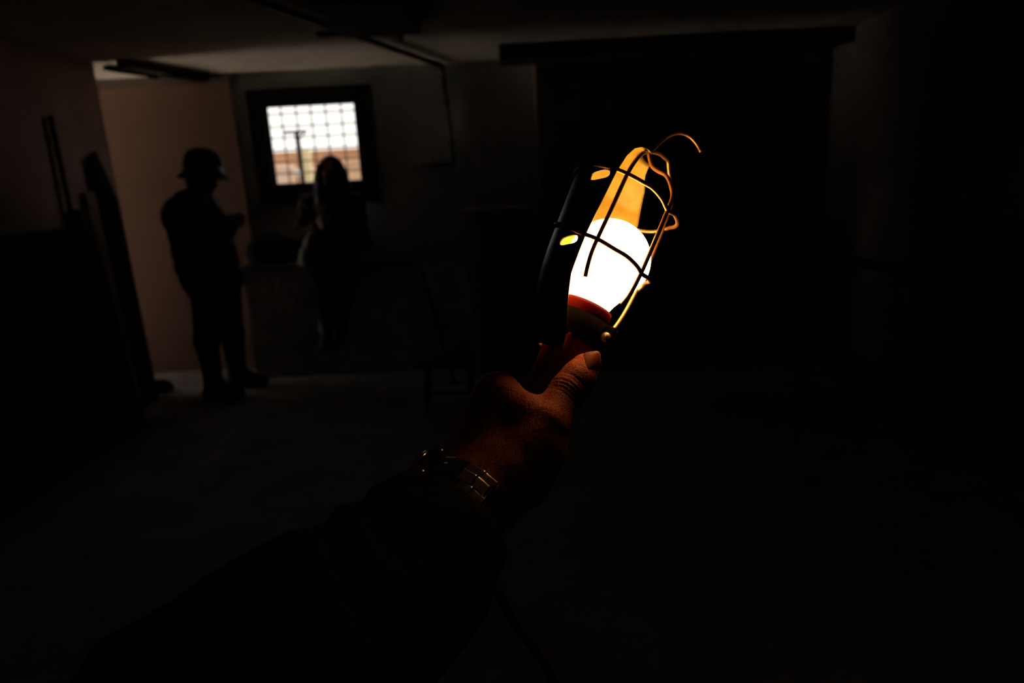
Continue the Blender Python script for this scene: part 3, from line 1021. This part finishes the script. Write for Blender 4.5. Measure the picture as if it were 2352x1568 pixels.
# long hair
fld = Field(head2 - np.array([0.25, 0.22, 0.4]), head2 + 0.22, 0.010)
fld.ell(head2 + (0.0, 0.03, 0.018), (0.098, 0.098, 0.118), None, 0.02)
for k in (-1, 1):
    fld.chain([(head2 + (0.075 * k, 0.015, 0.0), 0.045), (head2 + (0.088 * k, 0.01, -0.10), 0.045), (head2 + (0.110 * k, 0.0, -0.22), 0.035)], 0.03)
fld.chain([(head2 + (0, 0.07, 0), 0.06), (head2 + (0, 0.07, -0.2), 0.06)], 0.04)
fld.cone(head2 + (-0.005, -0.125, 0.005), head2 + (-0.005, -0.125, -0.16), 0.042, 0.048, 0.02, 'carve')
fld.chain([(head2 + (-0.06, -0.055, 0.04), 0.035), (head2 + (-0.085, -0.05, -0.05), 0.035), (head2 + (-0.10, -0.03, -0.2), 0.034)], 0.02)
V, Q = fld.mesh()
nv = vnormals(V, Q)
V = V + nv * (0.003 * np.sin(np.arctan2(V[:, 1] - head2[1], V[:, 0] - head2[0]) * 26))[:, None]
mesh_np('hair', V, Q, M['hair'], root2)
settle(root2)

# ================================================================== the hand lamp
BC = P(1398, 598, 0.48)                                 # centre of the bulb
AX = 0.4272 * _r + 0.9 * _u + 0.12 * _f
AX /= np.linalg.norm(AX)
vw = (EYE - BC) / np.linalg.norm(EYE - BC)
NR = vw - (vw @ AX) * AX
NR /= np.linalg.norm(NR)
RT = np.cross(AX, NR)
if RT @ _r < 0:
    RT = -RT
FRAME = (BC, RT, -NR, AX)


def LP(t, r, deg):                                      # along the lamp, off its axis, around it
    th = math.radians(deg)
    return BC + AX * t + r * (math.cos(th) * RT - math.sin(th) * NR)


lamp = thing('inspection_lamp', 'lit caged inspection lamp with a red handle held in the hand', 'lamp', LP(-0.195, 0, 0))
lathe('bulb', [(0.0135, -0.052), (0.0138, -0.045), (0.0144, -0.039), (0.0178, -0.030), (0.0217, -0.0224), (0.0272, -0.012)] +
      [(0.0305 * math.cos(a), 0.0305 * math.sin(a)) for a in np.linspace(-0.12, math.pi / 2 - 0.02, 18)], FRAME, M['bulb'], lamp, 56)
lathe('bulb_base', [(0.0125, -0.070), (0.0132, -0.069), (0.0132, -0.052)], FRAME, M['brass'], lamp, 32)
# socket collar with a notch, band, lug, handle
col_prof = [(0.0160, -0.0390), (0.0172, -0.0372), (0.0188, -0.0375), (0.0194, -0.0400), (0.0192, -0.0450), (0.0182, -0.0480), (0.0182, -0.0620)]
lathe('socket_collar', col_prof[::-1], FRAME, M['red_rubber'], lamp, 56, cap=False)
lathe('socket_lining', [(0.0182, -0.0620), (0.0160, -0.0610), (0.0158, -0.0392), (0.0160, -0.0390)], FRAME, M['red_rubber'], lamp, 56, cap=False)
lathe('clamp_band', [(0.0188, -0.0655), (0.0206, -0.0650), (0.0210, -0.0560), (0.0206, -0.0462), (0.0188, -0.0458)], FRAME, M['black_metal'], lamp, 56, cap=False)


def lbox(name, t0, t1, r0, r1, deg, half, m, parent, bevel=0.0015):
    th = math.radians(deg)
    e = math.cos(th) * RT - math.sin(th) * NR
    s = np.cross(AX, e)
    mt = Matrix(((s[0], e[0], AX[0], BC[0]), (s[1], e[1], AX[1], BC[1]), (s[2], e[2], AX[2], BC[2]), (0, 0, 0, 1)))
    return box(name, (-half, r0, t0), (half, r1, t1), m, parent, bevel, mt)


for dlt in (-4.5, 4.5):
    lbox('clamp_lug', -0.0655, -0.0465, 0.0185, 0.0290, 338 + dlt * 1.4, 0.0013, M['black_metal'], lamp, 0.001)
th = math.radians(338)
e = math.cos(th) * RT - math.sin(th) * NR
s = np.cross(AX, e)
cs = BC + AX * -0.0560 + e * 0.0245
lathe('clamp_screw', [(0.0036, 0.0048), (0.0040, 0.0058), (0.0034, 0.0072), (0.0015, 0.0080)], (cs, e, AX, -s if (-s) @ NR > 0 else s), M['screw'], lamp, 20)
tube('screw_shank', [cs - s * 0.008, cs + s * 0.008], 0.0018, M['screw'], lamp)
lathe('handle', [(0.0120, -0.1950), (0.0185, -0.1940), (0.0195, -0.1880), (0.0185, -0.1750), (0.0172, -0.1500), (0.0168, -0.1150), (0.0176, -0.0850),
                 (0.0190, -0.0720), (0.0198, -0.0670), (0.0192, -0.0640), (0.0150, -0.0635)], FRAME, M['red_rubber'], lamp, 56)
lbox('handle_fin', -0.0800, -0.0640, 0.0170, 0.0222, 262, 0.0016, M['red_rubber'], lamp)
lbox('handle_fin', -0.0760, -0.0600, 0.0175, 0.0230, 228, 0.0018, M['red_rubber'], lamp)
rv = LP(-0.0700, 0.0195, 236)
re_ = (rv - (BC + AX * -0.07)) / np.linalg.norm(rv - (BC + AX * -0.07))
lathe('rivet', [(0.0046, -0.002), (0.0046, 0.001), (0.0036, 0.003), (0.0012, 0.0040)], (rv, AX, np.cross(re_, AX), re_), M['screw'], lamp, 20)


# half-round shade: dark outside, bright inside
def shade_r(t):
    return float(np.interp(t, [-0.078, -0.070, -0.057, -0.040, -0.026, -0.012, 0.012, 0.046, 0.060, 0.070, 0.077, 0.082, 0.085],
                           [0.0215, 0.0265, 0.0330, 0.0390, 0.0420, 0.0440, 0.0460, 0.0485, 0.0465, 0.0400, 0.0310, 0.0210, 0.0100]))


def th_near(t):
    return float(np.interp(t, [-0.078, -0.065, -0.050, -0.030, 0.0, 0.06, 0.085], [262, 258, 249, 242, 241.5, 246, 246]))


def th_far(t):
    return float(np.interp(t, [-0.078, -0.03, 0.05, 0.075, 0.085], [100, 80, 78, 85, 100]))


ts = np.concatenate([np.linspace(-0.078, 0.05, 54), np.linspace(0.053, 0.085, 18)])
NA = 56
Vo, Vi, slots = [], [], []
for t in ts:
    r0 = shade_r(t)
    for k in range(NA):
        dg = th_far(t) + (th_near(t) - th_far(t)) * k / (NA - 1)
        Vo.append(LP(t, r0 + 0.0005, dg))
        Vi.append(LP(t, r0 - 0.0005, dg))
V = Vo + Vi
n0 = len(Vo)
Fc, MI = [], []
for i in range(len(ts) - 1):
    for k in range(NA - 1):
        a = i * NA + k
        Fc.append((a, a + NA, a + NA + 1, a + 1))
        MI.append(0)
        Fc.append((n0 + a, n0 + a + 1, n0 + a + NA + 1, n0 + a + NA))
        MI.append(1)
for i in range(len(ts) - 1):
    for k in (0, NA - 1):
        a = i * NA + k
        q = (a, n0 + a, n0 + a + NA, a + NA)
        Fc.append(q if k == 0 else q[::-1])
        MI.append(0)
for k in range(NA - 1):
    for i in (0, len(ts) - 1):
        a = i * NA + k
        q = (a, a + 1, n0 + a + 1, n0 + a)
        Fc.append(q if i == 0 else q[::-1])
        MI.append(0)
shade = obj_from('shade', V, Fc, [M['shade_out'], M['shade_in']], lamp, smooth=True, mi=MI)
_b = bmesh.new()
_b.from_mesh(shade.data)
bmesh.ops.recalc_face_normals(_b, faces=_b.faces[:])
_b.to_mesh(shade.data)
_b.free()
cut = bmesh.new()
for (t, dg, wd) in ((0.0415, 231.5, 0.0042), (-0.0080, 226.0, 0.0042)):
    e = LP(t, 1, dg) - LP(t, 0, dg)
    s = np.cross(AX, e)
    sd = s * 0.86 + AX * 0.25
    up_ = np.cross(e, sd)
    sd /= np.linalg.norm(sd)
    up_ /= np.linalg.norm(up_)
    c = LP(t, 0.030, dg)
    ring0, ring1 = [], []
    for k in range(28):
        a = 2 * math.pi * k / 28
        x_, y_ = math.cos(a), math.sin(a)
        ox = math.copysign(abs(x_) ** 0.6, x_) * 0.0078
        oy = math.copysign(abs(y_) ** 0.75, y_) * 0.0033
        ring0.append(cut.verts.new(Vector(c + sd * ox + up_ * oy)))
        ring1.append(cut.verts.new(Vector(c + e * 0.03 + sd * ox + up_ * oy)))
    for k in range(28):
        cut.faces.new((ring0[k], ring0[(k + 1) % 28], ring1[(k + 1) % 28], ring1[k]))
    cut.faces.new(ring0[::-1])
    cut.faces.new(ring1)
settle(lamp)
cut_o = obj_bm('slot_cutter', cut, M['shade_out'])
md = shade.modifiers.new('slots', 'BOOLEAN')
md.operation = 'DIFFERENCE'
md.solver = 'EXACT'
md.object = cut_o
bpy.context.view_layer.update()
dg_ = bpy.context.evaluated_depsgraph_get()
me2 = bpy.data.meshes.new_from_object(shade.evaluated_get(dg_))
shade.modifiers.clear()
shade.data = me2
bpy.data.objects.remove(cut_o)


def cage_r(t):
    return float(np.interp(t, [-0.06, -0.045, -0.030, -0.01, 0.05, 0.062, 0.072, 0.079, 0.084, 0.087],
                           [0.0235, 0.031, 0.0405, 0.0445, 0.0455, 0.0435, 0.0365, 0.0260, 0.0130, 0.0030]))


WR = 0.0015
# lengthwise wires, gathered at the top under the hook
TOP = P(1489, 348, 0.489)
tube('cage_wire', catmull([LP(-0.0285, 0.0400, 256), LP(-0.0200, 0.0430, 254.5), LP(-0.0080, cage_r(-0.008), 253.3), LP(0.02, cage_r(0.02), 253.3), LP(0.0473, 0.0453, 253.2),
                           P(1460, 368, 0.452), P(1474, 353, 0.466), TOP], 6), WR, M['wire'], lamp, 12)
tube('cage_wire', catmull([LP(-0.0340, 0.0380, 303), LP(-0.0260, 0.0420, 302.5), LP(-0.0100, cage_r(-0.01), 301.5), LP(0.0150, cage_r(0.015), 300.5), LP(0.036, cage_r(0.036), 299),
                           P(1544, 455, 0.456), P(1543, 432, 0.462), P(1531, 404, 0.470), P(1512, 393, 0.478), P(1498, 382, 0.484), P(1493, 367, 0.487), TOP], 6), WR, M['wire'], lamp, 12)
tube('cage_wire', catmull([LP(-0.0560, 0.0300, 50), LP(-0.0450, 0.0370, 50), LP(-0.0300, 0.0425, 50), LP(-0.0100, cage_r(-0.01), 49), LP(0.0250, cage_r(0.025), 49),
                           P(1542, 470, 0.520), P(1540, 425, 0.516), P(1536, 392, 0.511), P(1534, 371, 0.507), P(1527, 363, 0.503), P(1512, 352, 0.496), TOP], 6), WR, M['wire'], lamp, 12)
# hoops, bent straight between the wires
tube('cage_hoop', catmull([LP(0.0500, 0.0505, 168), LP(0.0490, 0.0500, 195), LP(0.0480, 0.0500, 222), LP(0.0477, 0.0485, 239), LP(0.0473, 0.0460, 253), LP(0.0454, 0.0455, 270),
                           LP(0.0445, 0.0456, 279), LP(0.0410, 0.0458, 290), LP(0.0365, 0.0460, 299), LP(0.0395, 0.0420, 312), LP(0.0440, 0.0350, 345), LP(0.0490, 0.0370, 20), LP(0.0530, 0.0440, 42),
                           LP(0.0520, 0.0462, 51), LP(0.0485, 0.0455, 60), LP(0.0470, 0.0465, 72), LP(0.0470, 0.0500, 88)], 5), WR, M['wire'], lamp, 12)
tube('cage_hoop', catmull([LP(0.0060, 0.0475, 168), LP(0.0050, 0.0472, 195), LP(0.0020, 0.0468, 215), LP(-0.0015, 0.0460, 234), LP(-0.0026, 0.0450, 253), LP(-0.0046, 0.0445, 270),
                           LP(-0.0055, 0.0445, 283), LP(-0.0080, 0.0448, 295), LP(-0.0105, 0.0448, 302), LP(-0.0085, 0.0410, 316), LP(-0.0040, 0.0340, 345), LP(0.0010, 0.0360, 18), LP(0.0035, 0.0430, 40),
                           LP(-0.0010, 0.0455, 47), LP(-0.0060, 0.0448, 54), LP(-0.0060, 0.0440, 66), LP(-0.0050, 0.0475, 88)], 5), WR, M['wire'], lamp, 12)
tube('hook', catmull([TOP, P(1503, 341, 0.491), P(1520, 325, 0.493), P(1540, 311, 0.494), P(1562, 306, 0.495), P(1584, 314, 0.496), P(1600, 331, 0.497), P(1610, 349, 0.497)], 6), 0.0012, M['wire'], lamp, 12)
lathe('cord_grip', [(0.0045, -0.2180), (0.0060, -0.2170), (0.0080, -0.2050), (0.0095, -0.1945)], FRAME, M['red_rubber'], lamp, 24)
settle(lamp)
c0 = BC + AX * -0.2175
tag(tube('power_cord', catmull([c0, c0 - AX * 0.025, P(1120, 1330, 0.452), P(1190, 1440, 0.455), P(1262, 1540, 0.462), P(1305, 1680, 0.475), P(1318, 1900, 0.50),
                                np.array([0.10, 0.55, 0.60]), np.array([0.12, 0.60, 0.20]), np.array([0.30, 0.62, 0.012]), np.array([0.8, 0.4, 0.008]), np.array([1.6, 0.2, 0.008])], 8), 0.0036, M['cord'], None, 10),
    'dark power cord hanging from the handle of the lit lamp', 'cord')

# ================================================================== the photographer's arm
arm = thing('person', 'outstretched left arm in a black sleeve, the hand gripping the lit lamp', 'person', P(700, 1550, 0.30))
wrist = P(1082, 1137, 0.413)
fore1 = P(930, 1330, 0.365)
fore2 = P(700, 1550, 0.31)
T_TIP, T_IP, T_MCP, T_MID, T_CMC = P(1344, 845, 0.4475), P(1303, 899, 0.4385), P(1258, 968, 0.4280), P(1222, 1018, 0.4270), P(1170, 1080, 0.4200)
fld = Field(np.minimum.reduce([fore1, T_TIP, LP(-0.19, 0.05, 180), LP(-0.12, 0.06, 90)]) - 0.045,
            np.maximum.reduce([fore1, T_TIP, LP(-0.12, 0.06, 90), LP(-0.12, 0.06, 180)]) + 0.035, 0.00105)
K = 0.010
fld.chain([(fore1, 0.031), (P(1015, 1220, 0.388), 0.0285), (wrist, 0.0265)], K)
MCP, FING = [], []
for kf, (t, r, ln) in enumerate(((-0.1250, 0.0140, 1.0), (-0.1450, 0.0140, 1.05), (-0.1640, 0.0130, 1.0), (-0.1810, 0.0115, 0.85))):
    mcp = LP(t, (0.0415, 0.0395, 0.0375, 0.0370)[kf], (224, 212, 202, 195)[kf])
    MCP.append(mcp)
    pip = LP(t + 0.004, 0.0385, 138)
    dip = LP(t + 0.004, 0.0310, 92)
    tip = LP(t + 0.002, 0.0272, (56, 50, 42, 34)[kf])
    w0 = wrist + (np.array(LP(-0.17, 0.0, 0)) - wrist) * (0.08 + 0.10 * kf) + _r * (0.006 - 0.007 * kf)
    fld.cone(w0, mcp, 0.0200, r, 0.012)
    FING.append((mcp, pip, dip, tip, r))
fld.cone(MCP[0], MCP[3], 0.0125, 0.0115, 0.008)
for mcp, pip, dip, tip, r in FING:
    fld.cone(mcp, pip, r * 0.84, r * 0.72, 0.005)
    fld.cone(pip, dip, r * 0.72, r * 0.64, 0.004)
    fld.cone(dip, tip, r * 0.64, r * 0.58, 0.003)
# thumb side
fld.chain([(wrist + _r * 0.008, 0.023), (T_CMC, 0.0215), (T_MID, 0.0185), (T_MCP, 0.0150)], 0.012)
fld.chain([(T_MCP, 0.0138), (T_MCP * 0.45 + T_IP * 0.55, 0.0112), (T_IP, 0.0122)], 0.006)
fld.chain([(T_IP, 0.0118), (T_IP * 0.45 + T_TIP * 0.55, 0.0114), (T_TIP, 0.0102)], 0.004)
# web between thumb and first finger, ball of the thumb, heel
fld.chain([(T_MID + NR * -0.002, 0.0150), (P(1203, 948, 0.4285), 0.0098), (LP(-0.126, 0.0400, 226), 0.0125)], 0.010)
fld.cone(P(1150, 1005, 0.438), T_MID, 0.016, 0.016, 0.012)
fld.cone(wrist, P(1140, 965, 0.444), 0.022, 0.014, 0.014)
fld.cone(P(1216, 1105, 0.418), P(1240, 1040, 0.426), 0.012, 0.012, 0.012)
fld.cone(BC + AX * -0.20, BC + AX * -0.07, 0.0178, 0.0178, 0.003, 'carve')          # the grip closes on the handle
V, Q = fld.mesh()
nv = vnormals(V, Q)
# creases over the thumb joint, fine folds in the web, tendons on the back
td = T_TIP - T_MCP
tL = np.linalg.norm(td)
td = td / tL
rel = V - T_IP
s_ = rel @ td
rad = rel - s_[:, None] * td
tw = np.cross(td, NR)
tw /= np.linalg.norm(tw)
wv = rad @ tw
face_cam = np.clip(nv @ NR, 0, 1)
near_thumb = (np.linalg.norm(rad, axis=1) < 0.019)
disp = np.zeros(len(V))
for c_, a_, sg, cv in ((-0.0072, 0.00045, 0.0008, 12), (-0.0045, 0.0007, 0.0009, 16), (-0.0018, 0.0008, 0.0010, 18), (0.0010, 0.0009, 0.0010, 18), (0.0040, 0.0006, 0.0009, 14), (0.0066, 0.0005, 0.0009, 10)):
    disp -= 0.75 * near_thumb * face_cam * a_ * np.exp(-((s_ - c_ + cv * wv ** 2 + 0.06 * wv) / sg) ** 2)
web_c = P(1225, 935, 0.43)
wd_ = np.exp(-(np.linalg.norm(V - web_c, axis=1) / 0.020) ** 2)
dirw = (T_MCP - P(1160, 930, 0.43))
dirw /= np.linalg.norm(dirw)
disp += wd_ * 0.00028 * np.sin((V - web_c) @ dirw * 2100 + 3.0 * np.sin((V - web_c) @ AX * 320)) * face_cam
V = V + nv * disp[:, None]
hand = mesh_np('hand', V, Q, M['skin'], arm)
# thumb nail
nf = NR * 0.98 + RT * 0.16 + AX * 0.10
nf = nf - (nf @ td) * td
nf /= np.linalg.norm(nf)
ns = np.cross(td, nf)
NVv, NF = [], []
NU, NVn = 13, 13
for i in range(NVn):
    for j in range(NU):
        a = (j / (NU - 1) - 0.5) * 2
        b = i / (NVn - 1)
        half = 0.0074 * (1 - 0.30 * (1 - b) ** 3) * (math.sqrt(max(0.0, 1 - max(0, (b - 0.55) / 0.45) ** 2 * 0.75)))
        ph = a * 0.95
        rr = 0.0111
        l_ = -0.0050 + 0.0165 * b + 0.0022 * (a * a) * (1 if b < 0.3 else -1) * abs(b - 0.3) * 1.4
        q = T_TIP + td * l_ + ns * (half / 0.0074) * rr * math.sin(ph) * 0.80 + nf * (rr * math.cos(ph) * (1 - 0.20 * b * b) + 0.0001)
        NVv.append(q)
for i in range(NVn - 1):
    for j in range(NU - 1):
        a = i * NU + j
        NF.append((a, a + 1, a + NU + 1, a + NU))
nail = obj_from('thumb_nail', NVv, NF, M['nail'], arm, smooth=True)
sm = nail.modifiers.new('thickness', 'SOLIDIFY')
sm.thickness = 0.0006
sm.offset = 0
# sleeve
elbow = P(520, 1760, 0.27)
cuff = P(1027, 1200, 0.394)
fdir = fore1 - cuff
fdir /= np.linalg.norm(fdir)
fld = Field(np.minimum.reduce([cuff, elbow, np.array([-0.33, -0.16, 1.16])]) - 0.12, np.maximum.reduce([cuff, elbow]) + 0.12, 0.0042)
fld.chain([(cuff, 0.041), (P(940, 1305, 0.368), 0.0435), (P(800, 1440, 0.335), 0.050), (P(660, 1580, 0.30), 0.058), (elbow, 0.066), (np.array([-0.27, -0.10, 1.19]), 0.072)], 0.02)
V, Q = fld.mesh()
over = np.clip(-((V - cuff) @ fdir), 0, None)                # square off the cuff
V = V + fdir * over[:, None]
nv = vnormals(V, Q)
ss = (V - cuff) @ fdir
V = V + nv * (0.0022 * np.sin(ss * 150 + 3 * np.sin((V @ _r) * 60)) * np.clip(ss / 0.03, 0, 1))[:, None]
mesh_np('sleeve', V, Q, M['black_cloth'], arm)
settle(arm)

# ================================================================== wrist watch on a link bracelet
fa = (fore1 - wrist)
fa /= np.linalg.norm(fa)
wc = wrist + fa * 0.011
e1 = -0.62 * _r + 0.68 * _u + 0.40 * _f
e1 = e1 - (e1 @ fa) * fa
e1 /= np.linalg.norm(e1)
e2 = np.cross(fa, e1)
if e2 @ _f > 0:
    e2 = -e2                    # e2 looks back at the lens side
watch = thing('wrist_watch', 'steel watch with a link bracelet on the wrist below the lamp', 'watch', wc)
RB = 0.0305
NL = 20


def frame_m(o, x, y, z):
    return Matrix(((x[0], y[0], z[0], o[0]), (x[1], y[1], z[1], o[1]), (x[2], y[2], z[2], o[2]), (0, 0, 0, 1)))


def link_mesh():
    bm = bmesh.new()
    w = RB * 2 * math.pi / NL
    bm_box(bm, (-w * 0.47, -0.0040, -0.0015), (w * 0.47, 0.0040, 0.0019), None, 0.0006)
    for k in (-1, 1):
        bm_box(bm, (-w * 0.47 + w * 0.0, k * 0.0043, -0.0015), (w * 0.47, k * 0.0098, 0.0015), Matrix.Translation((w * 0.25, 0, 0)), 0.0006)
    me = bpy.data.meshes.new('link')
    bmesh.ops.recalc_face_normals(bm, faces=bm.faces[:])
    bm.to_mesh(me)
    bm.free()
    me.materials.append(M['steel'])
    return me


lm = link_mesh()
wroot_inv = Matrix.Translation(Vector(wc)).inverted()
for k in range(NL):
    a = 2 * math.pi * (k + 0.5) / NL
    if abs((a + math.pi) % (2 * math.pi) - math.pi) < 0.55:
        continue                # the case sits here
    out = math.cos(a) * e1 + math.sin(a) * e2
    tan = -math.sin(a) * e1 + math.cos(a) * e2
    o = bpy.data.objects.new('link', lm)
    link(o, watch)
    o.matrix_parent_inverse = wroot_inv
    o.matrix_basis = frame_m(wc + out * RB, tan, np.cross(out, tan), out)
cc = wc + e1 * 0.0275
cf = (cc, e2, fa, e1)
lathe('case', [(0.0150, 0.0), (0.0172, 0.0006), (0.0178, 0.0025), (0.0178, 0.0075), (0.0170, 0.0088), (0.0152, 0.0092)], cf, M['steel_dark'], watch, 48)
lathe('bezel', [(0.0176, 0.0080), (0.0182, 0.0090), (0.0176, 0.0104), (0.0150, 0.0108), (0.0146, 0.0094)], cf, M['steel'], watch, 48, cap=False)
lathe('dial', [(0.0146, 0.0094), (0.0144, 0.0098), (0.0001, 0.0098)], cf, M['dial'], watch, 40)
crx = cc + e1 * 0.005 - fa * 0.0178
lathe('crown', [(0.0020, 0.0), (0.0028, 0.0006), (0.0028, 0.0030), (0.0020, 0.0036)], (crx, e1, e2, -fa), M['steel'], watch, 20)
for dd in (-1, 1):
    q = cc + e1 * 0.005 - fa * 0.0155 + e2 * 0.0088 * dd
    lathe('pusher', [(0.0012, 0.0), (0.0016, 0.002), (0.0016, 0.0035), (0.0010, 0.0040)], (q, e1, e2, -fa), M['steel'], watch, 16)
    for yy in (-1, 1):
        bm = bmesh.new()
        bm_box(bm, (-0.0020, -0.0050, -0.0030), (0.0020, 0.0050, 0.0030), frame_m(cc + e1 * 0.0035 + e2 * 0.0175 * dd + fa * 0.0098 * yy, fa, e2, e1), 0.001)
        obj_bm('lug', bm, M['steel_dark'], watch)
for c_ in watch.children:
    if not c_.name.startswith('link'):
        c_.matrix_parent_inverse = wroot_inv
